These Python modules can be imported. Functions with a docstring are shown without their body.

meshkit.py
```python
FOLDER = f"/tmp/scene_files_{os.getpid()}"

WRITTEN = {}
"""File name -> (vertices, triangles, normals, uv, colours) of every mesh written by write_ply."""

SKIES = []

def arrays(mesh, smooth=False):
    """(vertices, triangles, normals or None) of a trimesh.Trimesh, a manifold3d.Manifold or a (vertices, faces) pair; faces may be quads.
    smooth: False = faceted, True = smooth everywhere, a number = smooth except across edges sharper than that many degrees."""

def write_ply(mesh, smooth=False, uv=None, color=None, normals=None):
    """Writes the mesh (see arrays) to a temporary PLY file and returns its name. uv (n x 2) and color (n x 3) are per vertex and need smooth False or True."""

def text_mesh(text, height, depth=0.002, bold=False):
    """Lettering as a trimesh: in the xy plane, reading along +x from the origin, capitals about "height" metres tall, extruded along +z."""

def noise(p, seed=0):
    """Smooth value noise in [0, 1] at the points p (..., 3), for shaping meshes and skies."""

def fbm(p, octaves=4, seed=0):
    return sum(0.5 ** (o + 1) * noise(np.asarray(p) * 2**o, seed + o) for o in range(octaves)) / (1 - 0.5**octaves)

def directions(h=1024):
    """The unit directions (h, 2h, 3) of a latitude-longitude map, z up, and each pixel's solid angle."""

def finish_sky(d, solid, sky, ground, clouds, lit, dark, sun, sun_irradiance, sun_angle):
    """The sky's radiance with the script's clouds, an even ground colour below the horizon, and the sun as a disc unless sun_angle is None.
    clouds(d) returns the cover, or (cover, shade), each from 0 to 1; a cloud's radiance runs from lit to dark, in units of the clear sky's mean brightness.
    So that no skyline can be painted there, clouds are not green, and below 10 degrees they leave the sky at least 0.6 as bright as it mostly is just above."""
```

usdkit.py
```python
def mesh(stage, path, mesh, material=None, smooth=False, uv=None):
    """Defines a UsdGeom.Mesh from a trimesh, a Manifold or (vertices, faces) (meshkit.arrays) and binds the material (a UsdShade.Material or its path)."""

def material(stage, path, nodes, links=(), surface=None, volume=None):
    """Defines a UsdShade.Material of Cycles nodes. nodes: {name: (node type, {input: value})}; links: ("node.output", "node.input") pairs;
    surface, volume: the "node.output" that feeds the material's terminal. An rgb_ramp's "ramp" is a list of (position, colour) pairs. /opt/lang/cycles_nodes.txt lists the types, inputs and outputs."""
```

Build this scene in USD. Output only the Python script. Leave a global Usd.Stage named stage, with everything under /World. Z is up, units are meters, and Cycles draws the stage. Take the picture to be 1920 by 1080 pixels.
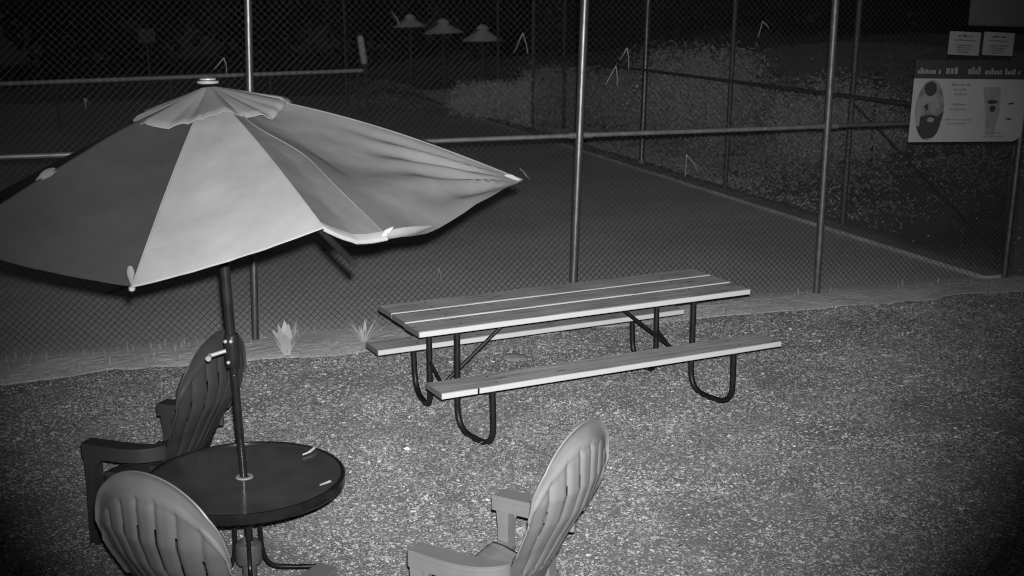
import math, random
import numpy as np, trimesh, usdkit, meshkit
from pxr import Usd, UsdGeom, UsdLux, UsdShade, Gf, Sdf, Vt
from shapely.geometry import Polygon
from shapely import affinity

random.seed(7)
rng = np.random.default_rng(11)
stage = Usd.Stage.CreateInMemory()
UsdGeom.SetStageUpAxis(stage, UsdGeom.Tokens.z)
UsdGeom.SetStageMetersPerUnit(stage, 1.0)
UsdGeom.Xform.Define(stage, '/World')
UsdGeom.Scope.Define(stage, '/World/Looks')

# ------------------------------------------------------------------ camera, sky, moon, lamp
CAM_POS = np.array([0, 0, 2.729]); F_PX, PITCH, ROLL = 2292.7, 0.230, -0.003
cp, sp = math.cos(PITCH), math.sin(PITCH)
FWD = np.array([0, cp, -sp]); UP0 = np.array([0, sp, cp]); RT0 = np.array([1.0, 0, 0])
RT = math.cos(ROLL) * RT0 + math.sin(ROLL) * UP0
UPV = -math.sin(ROLL) * RT0 + math.cos(ROLL) * UP0


def frame_matrix(right, up, back, pos):
    m = Gf.Matrix4d(1.0)
    for i, v in enumerate((right, up, back)):
        m.SetRow(i, Gf.Vec4d(*[float(x) for x in v], 0))
    m.SetRow(3, Gf.Vec4d(*[float(x) for x in pos], 1))
    return m


cam = UsdGeom.Camera.Define(stage, '/World/camera')
cam.CreateHorizontalApertureAttr(36.0)
cam.CreateVerticalApertureAttr(20.25)
cam.CreateFocalLengthAttr(36.0 * F_PX / 1920)
cam.CreateClippingRangeAttr(Gf.Vec2f(0.05, 400))
cam.CreateExposureAttr(0.0)
cam.CreateFStopAttr(5.0)
cam.CreateFocusDistanceAttr(6.6)
cam.AddTransformOp().Set(frame_matrix(RT, UPV, -FWD, CAM_POS))

MOON_EL, MOON_AZ = math.radians(38), math.radians(200)          # azimuth = atan2(x, y)
SKY_STRENGTH, MOON_INTENSITY = 0.0011, 0.012
LAMP_INTENSITY, LAMP_CONE = 1480, 27.9


def gray_material(name, nodes, links, surface):
    return usdkit.material(stage, '/World/Looks/' + name, nodes, links, surface=surface)


sky_mat = gray_material('night_sky', {
    'sky': ('sky_texture', {'sky_type': 'single_scattering', 'sun_disc': False, 'sun_elevation': MOON_EL, 'sun_rotation': MOON_AZ}),
    'bw': ('rgb_to_bw', {}), 'bg': ('background_shader', {'strength': SKY_STRENGTH})},
    [('sky.color', 'bw.color'), ('bw.val', 'bg.color')], 'bg.background')
dome = UsdLux.DomeLight.Define(stage, '/World/sky')
UsdShade.MaterialBindingAPI.Apply(dome.GetPrim()).Bind(sky_mat)
dome.GetPrim().SetCustomDataByKey('kind', 'structure')
moon = UsdLux.DistantLight.Define(stage, '/World/moon')
moon.CreateIntensityAttr(MOON_INTENSITY); moon.CreateAngleAttr(0.5); moon.CreateNormalizeAttr(True)
moon.CreateColorAttr(Gf.Vec3f(1, 1, 1))
moon.AddRotateXYZOp().Set(Gf.Vec3f(90 - math.degrees(MOON_EL), 0, -math.degrees(MOON_AZ) + 180))

# the night lamp of the security camera, right above its lens
AIM = FWD + (944 - 960) / F_PX * RT - (355 - 540) / F_PX * UPV
AIM = AIM / np.linalg.norm(AIM)
lr = np.cross(AIM, [0, 0, 1]); lr /= np.linalg.norm(lr); lu = np.cross(lr, AIM)
lamp = UsdLux.SphereLight.Define(stage, '/World/infrared_lamp')
lamp.CreateRadiusAttr(0.02); lamp.CreateIntensityAttr(LAMP_INTENSITY); lamp.CreateNormalizeAttr(True)
lamp.CreateColorAttr(Gf.Vec3f(1, 1, 1))
sh = UsdLux.ShapingAPI.Apply(lamp.GetPrim())
sh.CreateShapingConeAngleAttr(LAMP_CONE); sh.CreateShapingConeSoftnessAttr(1.0)
lamp.AddTransformOp().Set(frame_matrix(lr, lu, -AIM, CAM_POS + 0.07 * UPV + 0.02 * RT))

# ------------------------------------------------------------------ helpers
used = {}


def path_for(name, parent):
    base = (parent.GetPath().pathString if parent else '/World') + '/' + name
    k = used.get(base, 0); used[base] = k + 1
    return base if k == 0 else f'{base}_{k:03d}'


def tag(o, label=None, cat=None, group=None, kind=None):
    p = o.GetPrim() if hasattr(o, 'GetPrim') else o
    for k, v in (('label', label), ('category', cat), ('group', group), ('kind', kind)):
        if v:
            p.SetCustomDataByKey(k, v)
    return p


def obj(name, mesh, material, parent=None, smooth=False):
    if isinstance(mesh, list):
        mesh = trimesh.util.concatenate(mesh)
    return usdkit.mesh(stage, path_for(name, parent), mesh, material, smooth).GetPrim()


def thing(name, label, cat, loc=(0, 0, 0), rz=0.0, group=None):
    x = UsdGeom.Xform.Define(stage, path_for(name, None))
    x.AddTranslateOp().Set(Gf.Vec3d(*[float(v) for v in loc])); x.AddRotateZOp().Set(math.degrees(rz))
    return tag(x, label, cat, group)


def dup(root, loc, rz, label, group=None):
    r = thing(root.GetName().rstrip('0123456789_'), label, root.GetCustomDataByKey('category'), loc, rz, group or root.GetCustomDataByKey('group'))
    r.GetReferences().AddInternalReference(root.GetPath()); r.SetInstanceable(True)
    return r


def quads(nu, nv, wrap=False):
    f = []
    for i in range(nu - (0 if wrap else 1)):
        j = (i + 1) % nu
        for k in range(nv - 1):
            f.append([i * nv + k, j * nv + k, j * nv + k + 1, i * nv + k + 1])
    return np.array(f)


def tri(f):
    f = np.asarray(f)
    return np.vstack([f[:, [0, 1, 2]], f[:, [0, 2, 3]]])


def tm(v, f):
    f = np.asarray(f)
    return trimesh.Trimesh(np.asarray(v, float), tri(f) if f.shape[1] == 4 else f, process=False)


def tube(pts, r, n=8, cap=True):
    pts = np.asarray(pts, float); m = len(pts)
    r = np.broadcast_to(np.asarray(r, float), (m,))
    t = np.gradient(pts, axis=0); t /= np.maximum(np.linalg.norm(t, axis=1, keepdims=True), 1e-9)
    a = np.array([0, 0, 1.0]) if abs(t[0][2]) < 0.9 else np.array([1.0, 0, 0])
    u = np.cross(t[0], a); u /= np.linalg.norm(u)
    ang = np.arange(n) * 2 * math.pi / n
    rings = []
    for i in range(m):
        u = u - t[i] * (u @ t[i]); u /= np.linalg.norm(u); w = np.cross(t[i], u)
        rings.append(pts[i] + r[i] * (np.cos(ang)[:, None] * u + np.sin(ang)[:, None] * w))
    v = np.vstack(rings); f = []
    for i in range(m - 1):
        for k in range(n):
            k2 = (k + 1) % n
            f.append([i * n + k, i * n + k2, (i + 1) * n + k2, (i + 1) * n + k])
    f = tri(np.array(f))
    if cap:
        v = np.vstack([v, pts[0], pts[-1]]); c0, c1 = len(v) - 2, len(v) - 1
        e = [[c0, (k + 1) % n, k] for k in range(n)] + [[c1, (m - 1) * n + k, (m - 1) * n + (k + 1) % n] for k in range(n)]
        f = np.vstack([f, e])
    return trimesh.Trimesh(v, f, process=False)


def smooth_path(pts, per=6):
    pts = np.asarray(pts, float); P = np.vstack([2 * pts[0] - pts[1], pts, 2 * pts[-1] - pts[-2]]); out = []
    for i in range(1, len(P) - 2):
        p0, p1, p2, p3 = P[i - 1:i + 3]
        for s in np.arange(per) / per:
            out.append(.5 * (2 * p1 + (p2 - p0) * s + (2 * p0 - 5 * p1 + 4 * p2 - p3) * s * s + (3 * p1 - p0 - 3 * p2 + p3) * s ** 3))
    return np.array(out + [pts[-1]])


def bend_path(pts, r=0.1, per=6):
    """polyline with rounded corners"""
    pts = np.asarray(pts, float); out = [pts[0]]
    for a, b, c in zip(pts[:-2], pts[1:-1], pts[2:]):
        d1, d2 = a - b, c - b; l1, l2 = np.linalg.norm(d1), np.linalg.norm(d2); k = min(r, .48 * l1, .48 * l2)
        p, q = b + d1 / l1 * k, b + d2 / l2 * k
        for s in np.linspace(0, 1, per):
            out.append((1 - s) ** 2 * p + 2 * s * (1 - s) * b + s * s * q)
    return np.array(out + [pts[-1]])


def cbox(sx, sy, sz, c=0.004, center=(0, 0, 0)):
    h = np.array([sx, sy, sz]) / 2; c = min(c, .45 * h.min()); v = []
    for s in np.array(np.meshgrid([-1, 1], [-1, 1], [-1, 1])).reshape(3, -1).T:
        for k in range(3):
            d = h - c; d[k] = h[k]; v.append(s * d)
    m = trimesh.Trimesh(np.array(v)).convex_hull
    m.apply_translation(center); return m


def hull(pts):
    return trimesh.convex.convex_hull(np.asarray(pts, float))


def lathe(profile, n=32, center=(0, 0, 0)):
    p = np.asarray(profile, float); a = np.arange(n) * 2 * math.pi / n
    v = np.stack([np.outer(np.cos(a), p[:, 0]), np.outer(np.sin(a), p[:, 0]), np.tile(p[:, 1], (n, 1))], -1).reshape(-1, 3)
    m = tm(v + np.asarray(center), quads(n, len(p), True)); m.merge_vertices(); return m


def thicken(v, f, t):
    """closed shell from an open triangle sheet"""
    m = trimesh.Trimesh(v, f, process=False)
    nrm = m.vertex_normals; n = len(v)
    e = np.sort(np.vstack([f[:, [0, 1]], f[:, [1, 2]], f[:, [2, 0]]]), axis=1)
    d = np.vstack([f[:, [0, 1]], f[:, [1, 2]], f[:, [2, 0]]])
    _, idx, cnt = np.unique(e, axis=0, return_index=True, return_counts=True)
    b = d[idx[cnt == 1]]
    side = np.vstack([np.c_[b[:, 1], b[:, 0], b[:, 0] + n], np.c_[b[:, 1], b[:, 0] + n, b[:, 1] + n]])
    return trimesh.Trimesh(np.vstack([v, v - nrm * t]), np.vstack([f, f[:, ::-1] + n, side]), process=False)


def prism(poly, z0, z1):
    m = trimesh.creation.extrude_polygon(Polygon(poly) if not hasattr(poly, 'exterior') else poly, z1 - z0, engine='earcut')
    m.apply_translation((0, 0, z0)); return m


# ------------------------------------------------------------------ materials (all grey: a monochrome night camera)
def g(v):
    return (v, v, v)


def plain(name, base, rough=0.6, var=0.15, scale=20.0, metal=0.0, bump=0.0, bump_scale=60.0, spec=0.5, stretch=(1, 1, 1), coord='texture_coordinate.object', contrast=(0.35, 0.65)):
    node, out = coord.split('.')
    nodes = {'co': (node, {}), 'map': ('mapping', {'scale': stretch}), 'n': ('noise_texture', {'scale': scale, 'detail': 5.0, 'roughness': 0.6}),
             'r': ('rgb_ramp', {'ramp': [(0, g(base * (1 - var))), (contrast[0], g(base * (1 - var))), (contrast[1], g(base * (1 + var))), (1, g(base * (1 + var)))]}),
             'p': ('principled_bsdf', {'roughness': rough, 'metallic': metal, 'specular_ior_level': spec})}
    links = [(f'co.{out}', 'map.vector'), ('map.vector', 'n.vector'), ('n.fac', 'r.fac'), ('r.color', 'p.base_color')]
    if bump:
        nodes['n2'] = ('noise_texture', {'scale': bump_scale, 'detail': 4.0}); nodes['b'] = ('bump', {'strength': bump, 'distance': 0.01})
        links += [('map.vector', 'n2.vector'), ('n2.fac', 'b.height'), ('b.normal', 'p.normal')]
    return gray_material(name, nodes, links, 'p.BSDF')


def leafy(name, lo, hi):
    return gray_material(name, {
        'i': ('geometry', {}), 'r': ('rgb_ramp', {'ramp': [(0, g(lo)), (1, g(hi))]}),
        'd': ('principled_bsdf', {'roughness': 0.6, 'specular_ior_level': 0.3}), 't': ('translucent_bsdf', {}), 'm': ('mix_closure', {'fac': 0.18})},
        [('i.random_per_island', 'r.fac'), ('r.color', 'd.base_color'), ('r.color', 't.color'), ('d.BSDF', 'm.closure1'), ('t.BSDF', 'm.closure2')], 'm.closure')


def ground_mat(name, lo, hi, s1, s2, bump=0.5, big=(0.75, 1.2), dist=0.02):
    return gray_material(name, {
        'co': ('geometry', {}), 'n1': ('noise_texture', {'scale': s1, 'detail': 6.0, 'roughness': 0.7}),
        'n2': ('noise_texture', {'scale': s2, 'detail': 4.0}),
        'r1': ('rgb_ramp', {'ramp': [(0.25, g(lo)), (0.75, g(hi))]}), 'r2': ('rgb_ramp', {'ramp': [(0.3, g(big[0])), (0.7, g(big[1]))]}),
        'x': ('mix', {'mix_type': 'multiply', 'fac': 1.0}), 'b': ('bump', {'strength': bump, 'distance': dist}),
        'p': ('principled_bsdf', {'roughness': 0.95, 'specular_ior_level': 0.15})},
        [('co.position', 'n1.vector'), ('co.position', 'n2.vector'), ('n1.fac', 'r1.fac'), ('n2.fac', 'r2.fac'), ('r1.color', 'x.color1'), ('r2.color', 'x.color2'),
         ('x.color', 'p.base_color'), ('n1.fac', 'b.height'), ('b.normal', 'p.normal')], 'p.BSDF')


M = {}
M['soil'] = ground_mat('soil', 0.2, 0.38, 9, 0.35)
M['mulch_base'] = ground_mat('mulch_base', 0.2, 0.42, 60, 1.6, 0.8, dist=0.04)
M['sand'] = ground_mat('sand', 0.55, 0.8, 45, 1.5, 0.5)
M['court'] = ground_mat('court_paint', 0.46, 0.62, 11, 0.55, 0.12, (0.85, 1.12))
M['concrete'] = ground_mat('concrete', 0.3, 0.45, 20, 1.2, 0.3)
M['bank'] = ground_mat('bank_soil', 0.3, 0.75, 3.5, 0.45, 0.8)
M['chip'] = gray_material('chip', {
    'o': ('object_info', {}), 'r': ('rgb_ramp', {'ramp': [(0, g(0.10)), (0.3, g(0.24)), (0.7, g(0.34)), (0.95, g(0.43)), (0.992, g(0.54)), (1, g(0.72))]}),
    'n': ('noise_texture', {'scale': 1.7, 'detail': 5.0, 'roughness': 0.65}), 'r2': ('rgb_ramp', {'ramp': [(0.32, g(0.72)), (0.5, g(1.0)), (0.68, g(1.25))]}), 'x': ('mix', {'mix_type': 'multiply', 'fac': 1.0}),
    'p': ('principled_bsdf', {'roughness': 0.8, 'specular_ior_level': 0.25})}, [('o.random', 'r.fac'), ('o.location', 'n.vector'), ('n.fac', 'r2.fac'), ('r.color', 'x.color1'), ('r2.color', 'x.color2'), ('x.color', 'p.base_color')], 'p.BSDF')
M['straw'] = leafy('straw', 0.32, 0.62)
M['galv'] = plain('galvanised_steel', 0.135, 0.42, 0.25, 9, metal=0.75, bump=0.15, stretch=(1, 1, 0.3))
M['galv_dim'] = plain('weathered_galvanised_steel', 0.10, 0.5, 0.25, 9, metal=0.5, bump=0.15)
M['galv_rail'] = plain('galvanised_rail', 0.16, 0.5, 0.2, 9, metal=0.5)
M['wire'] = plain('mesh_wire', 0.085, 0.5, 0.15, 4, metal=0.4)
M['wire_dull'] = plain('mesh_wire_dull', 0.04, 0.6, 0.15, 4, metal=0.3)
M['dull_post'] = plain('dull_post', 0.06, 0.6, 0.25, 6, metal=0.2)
M['far_metal'] = plain('painted_pipe', 0.6, 0.5, 0.15, 6)
M['frame'] = plain('dark_frame_paint', 0.010, 0.45, 0.3, 15, spec=0.3)
M['black_metal'] = plain('black_metal', 0.010, 0.25, 0.3, 12, spec=0.4)
M['chrome'] = plain('bright_metal', 0.8, 0.18, 0.05, 10, metal=1.0)
M['white_plastic'] = plain('white_plastic', 0.22, 0.35, 0.08, 10)
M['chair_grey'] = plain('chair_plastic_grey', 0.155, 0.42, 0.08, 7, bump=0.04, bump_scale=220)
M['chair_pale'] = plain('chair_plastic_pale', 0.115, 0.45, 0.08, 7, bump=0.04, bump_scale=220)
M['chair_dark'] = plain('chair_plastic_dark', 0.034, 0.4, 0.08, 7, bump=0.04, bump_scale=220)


def cloth(name, base):
    return gray_material(name, {
        'co': ('texture_coordinate', {}), 'w': ('noise_texture', {'scale': 240.0, 'detail': 2.0}), 'n': ('noise_texture', {'scale': 3.5, 'detail': 5.0, 'roughness': 0.65}),
        'r': ('rgb_ramp', {'ramp': [(0.3, g(base * 0.82)), (0.7, g(base * 1.1))]}), 'b': ('bump', {'strength': 0.3, 'distance': 0.004}),
        'd': ('principled_bsdf', {'roughness': 0.75, 'specular_ior_level': 0.12, 'sheen_weight': 0.0}), 't': ('translucent_bsdf', {}), 'm': ('mix_closure', {'fac': 0.08})},
        [('co.object', 'w.vector'), ('co.object', 'n.vector'), ('n.fac', 'r.fac'), ('r.color', 'd.base_color'), ('r.color', 't.color'), ('w.fac', 'b.height'), ('b.normal', 'd.normal'),
         ('d.BSDF', 'm.closure1'), ('t.BSDF', 'm.closure2')], 'm.closure')


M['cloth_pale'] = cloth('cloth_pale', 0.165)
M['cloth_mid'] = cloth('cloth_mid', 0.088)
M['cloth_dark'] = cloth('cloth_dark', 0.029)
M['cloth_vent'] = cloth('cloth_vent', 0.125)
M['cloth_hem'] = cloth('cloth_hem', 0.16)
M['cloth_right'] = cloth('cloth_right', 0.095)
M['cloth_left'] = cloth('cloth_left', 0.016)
M['cloth_far'] = cloth('cloth_far', 0.78)
# weathered timber: greyer on its top face, paler on the sawn edges, dark on the end grain
M['wood'] = gray_material('weathered_timber', {
    'co': ('texture_coordinate', {}), 'map': ('mapping', {'scale': (0.8, 17, 17)}), 'n': ('noise_texture', {'scale': 2.2, 'detail': 7.0, 'roughness': 0.65, 'distortion': 0.4}),
    'n2': ('noise_texture', {'scale': 2.6, 'detail': 3.0}), 'kmap': ('mapping', {'scale': (3.2, 9, 9)}), 'k': ('voronoi_texture', {'scale': 1.0, 'randomness': 1.0}),
    'kr': ('rgb_ramp', {'ramp': [(0.0, g(0.35)), (0.10, g(0.5)), (0.17, g(1.0)), (1, g(1.0))]}),
    'r': ('rgb_ramp', {'ramp': [(0.22, g(0.11)), (0.45, g(0.29)), (0.6, g(0.38)), (0.78, g(0.58))]}), 'r2': ('rgb_ramp', {'ramp': [(0.3, g(0.78)), (0.7, g(1.12))]}),
    'x': ('mix', {'mix_type': 'multiply', 'fac': 1.0}), 'x2': ('mix', {'mix_type': 'multiply', 'fac': 0.85}),
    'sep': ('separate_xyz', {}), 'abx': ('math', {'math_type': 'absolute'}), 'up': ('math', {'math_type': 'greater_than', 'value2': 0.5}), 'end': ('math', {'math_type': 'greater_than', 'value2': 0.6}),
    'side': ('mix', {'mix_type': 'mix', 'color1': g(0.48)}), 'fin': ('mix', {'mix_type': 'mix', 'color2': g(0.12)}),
    'b': ('bump', {'strength': 0.35, 'distance': 0.004}), 'p': ('principled_bsdf', {'roughness': 0.8, 'specular_ior_level': 0.25})},
    [('co.object', 'map.vector'), ('map.vector', 'n.vector'), ('co.object', 'n2.vector'), ('co.object', 'kmap.vector'), ('kmap.vector', 'k.vector'), ('k.distance', 'kr.fac'),
     ('n.fac', 'r.fac'), ('n2.fac', 'r2.fac'), ('r.color', 'x.color1'), ('r2.color', 'x.color2'), ('x.color', 'x2.color1'), ('kr.color', 'x2.color2'),
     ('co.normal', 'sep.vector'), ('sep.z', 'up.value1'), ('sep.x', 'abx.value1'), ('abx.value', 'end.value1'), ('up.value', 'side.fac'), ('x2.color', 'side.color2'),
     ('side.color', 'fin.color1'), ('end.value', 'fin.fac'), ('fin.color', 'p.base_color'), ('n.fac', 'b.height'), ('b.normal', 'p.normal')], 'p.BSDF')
M['collar_grey'] = plain('grey_collar', 0.07, 0.5, 0.15, 10)
M['glass'] = gray_material('smoked_glass', {
    'co': ('texture_coordinate', {}), 'n': ('noise_texture', {'scale': 5.0, 'detail': 5.0}), 'r': ('rgb_ramp', {'ramp': [(0.35, g(0.10)), (0.7, g(0.15))]}),
    'dust': ('diffuse_bsdf', {}), 't': ('transparent_bsdf', {'color': g(0.6)}), 'm0': ('mix_closure', {'fac': 0.36}),
    'gl': ('glossy_bsdf', {'roughness': 0.16, 'color': g(0.9)}), 'f': ('fresnel', {'IOR': 1.5}), 'm': ('mix_closure', {})},
    [('co.object', 'n.vector'), ('n.fac', 'r.fac'), ('r.color', 'dust.color'), ('t.BSDF', 'm0.closure1'), ('dust.BSDF', 'm0.closure2'), ('m0.closure', 'm.closure1'), ('gl.BSDF', 'm.closure2'), ('f.fac', 'm.fac')], 'm.closure')
M['paper'] = plain('poster_white', 0.31, 0.55, 0.04, 3)
M['paper_dim'] = plain('notice_paper', 0.2, 0.7, 0.05, 5)
M['panel_grey'] = plain('sign_grey', 0.075, 0.6, 0.1, 5)
M['ink'] = plain('print_dark', 0.03, 0.7, 0.1, 30)
M['ink_mid'] = plain('print_mid', 0.15, 0.7, 0.25, 14)
M['ink_pale'] = plain('print_pale', 0.2, 0.7, 0.12, 14)
M['leaf'] = leafy('shrub_leaf', 0.5, 0.95)
M['cover_leaf'] = leafy('ground_cover_leaf', 0.38, 0.66)
M['woods'] = leafy('woods_leaf', 0.012, 0.05)
M['rosette'] = leafy('rosette_leaf', 0.5, 0.62)
M['grass'] = leafy('grass_blade', 0.3, 0.6)
M['bark'] = plain('bark', 0.12, 0.9, 0.4, 10, bump=0.5, stretch=(1, 1, 0.25))
M['stone'] = plain('grey_stone', 0.2, 0.9, 0.15, 12, bump=0.3)
M['old_straw'] = leafy('old_straw', 0.3, 0.5)
M['twig'] = plain('pale_twig', 0.33, 0.7, 0.15, 30)
M['shiny'] = plain('reflector', 0.8, 0.15, 0.05, 10, metal=0.8)

# ------------------------------------------------------------------ the setting
FA = 0.3060; EV = np.array([math.cos(FA), math.sin(FA)]); NV = np.array([-EV[1], EV[0]]); FOFF = 9.960


def court(e, n, z=0.0):
    """a point by its distance along the near fence, behind it, and height"""
    p = EV * e + NV * (FOFF + n); return np.array([p[0], p[1], z])


def sheet(poly, z):
    v, f = trimesh.creation.triangulate_polygon(Polygon(poly), engine='earcut')
    v = np.c_[v, np.full(len(v), z)]
    m = trimesh.Trimesh(v, f, process=False)
    if m.face_normals[:, 2].mean() < 0: m.invert()
    return m


def bank_height(e, n):
    """the rise beyond the right-hand fence and the far end of the court"""
    a = np.clip(e - 9.0, 0, None); h = np.minimum(0.10 * a, 1.6)
    return h * np.clip((n + 3) / 4, 0, 1)


# one ground sheet to the horizon, finer near by so that it can rise into the bank
gx = np.r_[-260, -120, -60, np.arange(-30, 31, 1.5), 60, 120, 260]; gy = np.r_[-160, -60, -20, np.arange(-6, 60, 1.5), 80, 140, 260]
GX, GY = np.meshgrid(gx, gy, indexing='ij'); E_ = GX * EV[0] + GY * EV[1]; N_ = GX * NV[0] + GY * NV[1] - FOFF
gz = -0.03 + bank_height(E_, N_) + 0.12 * (meshkit.fbm(np.stack([GX, GY, 0 * GX], -1) * 0.4) - .5) * np.clip((E_ - 9.2) / 2, 0, 1)
ground = tm(np.stack([GX, GY, gz], -1).reshape(-1, 3), quads(len(gx), len(gy)))
tag(obj('ground', ground, M['soil'], None, True), kind='structure')
cc = [court(-34, 0.02), court(8.12, 0.02), court(8.12, 27), court(-34, 27)]
tag(obj('tennis_court', sheet([p[:2] for p in cc], -0.004), M['court']), kind='structure')


def wob(e, s, a):
    return a * (meshkit.fbm(np.array([[e * 1.3 + s, s, 0.5]]), 4)[0] - .5)


near_edge = [court(e, -0.60 + 0.10 * min(max((e + 1) / 8, 0), 1) + wob(e, 3.3, 0.5)) for e in np.arange(-14, 10.3, 0.15)]
far_edge = [court(e, 0.06 + wob(e, 8.1, 0.16)) for e in np.arange(10.2, -14.1, -0.15)]
far_edge2 = np.array(far_edge[::-1]); near2 = np.array(near_edge); ns_ = len(near2); far2 = np.array([court(e, 0.06 + wob(e, 8.1, 0.16)) for e in np.linspace(-14, 10.2, 900)])
ne_ = np.array([[np.interp(k, np.linspace(0, 1, ns_), near2[:, j]) for j in range(3)] for k in np.linspace(0, 1, 900)])
SV = []
for t_ in np.linspace(0, 1, 34):
    P = ne_ * (1 - t_) + far2 * t_; P[:, 2] = .006 + (.016 * meshkit.fbm(np.c_[P[:, :2] * 26, P[:, 2:] * 0], 3, 3) + .004) * math.sin(math.pi * min(max(t_, .06), .94)) ** .5 - .006 * (t_ in (0., 1.))
    SV.append(P)
tag(obj('sand_strip', tm(np.array(SV).transpose(1, 0, 2).reshape(-1, 3)[:, [0, 1, 2]], quads(900, 34)[:, ::-1] if False else quads(900, 34)), M['sand'], None, True), kind='structure')
yard = [p[:2] for p in near_edge] + [(13, -3), (-12, -3)]
tag(obj('mulch_ground', sheet(yard, 0.0), M['mulch_base']), kind='structure')
curb = [hull([court(8.12, a, -.05), court(8.36, a, -.05), court(8.12, a, .04), court(8.36, a, .04), court(8.12, b, -.05), court(8.36, b, -.05), court(8.12, b, .04), court(8.36, b, .04)])
        for a, b in [(0.0 + 2.6 * k, 2.6 * k + 2.59) for k in range(10)]]
tag(obj('concrete_curb', curb, M['concrete']), kind='structure')

# ------------------------------------------------------------------ chain-link fences


def chain_link(p0, p1, z0, z1, pitch=0.058, r=0.0026):
    """woven wire: each wire a zigzag that meets its neighbours"""
    p0, p1 = np.asarray(p0[:2]), np.asarray(p1[:2]); L = np.linalg.norm(p1 - p0); d = (p1 - p0) / L; q = np.array([-d[1], d[0]])
    h = pitch / 2; nw = int(L / h); ns = int((z1 - z0) / h)
    off = np.array([[1, 0], [-.5, .87], [-.5, -.87]]) * r
    zs = z0 + h * np.arange(ns + 1); V = []; F = []
    base = []
    for s in range(ns):
        for k in range(3):
            k2 = (k + 1) % 3; base += [[3 * s + k, 3 * s + k2, 3 * s + 3 + k2], [3 * s + k, 3 * s + 3 + k2, 3 * s + 3 + k]]
    base = np.array(base)
    for w in range(nw):
        par = (np.arange(ns + 1) + w) % 2
        u = h * (w + par); dep = np.where(par == 0, 1, -1) * r * 0.8
        c = np.repeat(np.stack([u, dep], 1), 3, 0) + np.tile(off, (ns + 1, 1))
        xy = p0 + c[:, :1] * d + c[:, 1:] * q
        V.append(np.c_[xy, np.repeat(zs, 3)]); F.append(base + w * 3 * (ns + 1))
    return trimesh.Trimesh(np.vstack(V), np.vstack(F), process=False)


FTOP = 3.66
fence = thing('chain_link_fence', 'tall chain link fence between the mulch yard and the tennis court, with bright round posts', 'fence')
for eb, et, r in ((-1.95, -1.95, .030), (0.912, 1.02, .030), (3.705, 3.83, .037), (6.19, 6.235, .033), (8.335, 8.44, .030)):
    b, t = court(eb, -.01, -.05), court(et, -.01, FTOP)
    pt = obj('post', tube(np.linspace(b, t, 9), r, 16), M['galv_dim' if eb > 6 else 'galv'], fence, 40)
    obj('post_cap', lathe([(0.0005, .045), (r * .7, .035), (r + .006, .006), (r + .006, -.03), (r, -.03)], 16, t), M['galv'], pt, 40)
    at = b + (t - b) * ((1.6 + .05) / (FTOP + .05))
    for s in (-1, 1):
        obj('rail_cup', tube([at + np.r_[EV, 0] * s * (r + .002), at + np.r_[EV, 0] * s * (r + .07)], .028, 12), M['galv_rail'], pt, 40)
rails = [(-1.95, .912), (.965, 3.705), (3.76, 6.19), (6.21, 8.335)]
for e0, e1 in rails:
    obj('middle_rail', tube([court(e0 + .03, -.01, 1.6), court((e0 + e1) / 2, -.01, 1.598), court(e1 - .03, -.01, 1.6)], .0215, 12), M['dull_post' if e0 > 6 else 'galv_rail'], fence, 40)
obj('top_rail', tube([court(-1.95, -.01, FTOP - .03), court(8.4, -.01, FTOP - .03)], .021, 12), M['galv_rail'], fence, 40)
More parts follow.
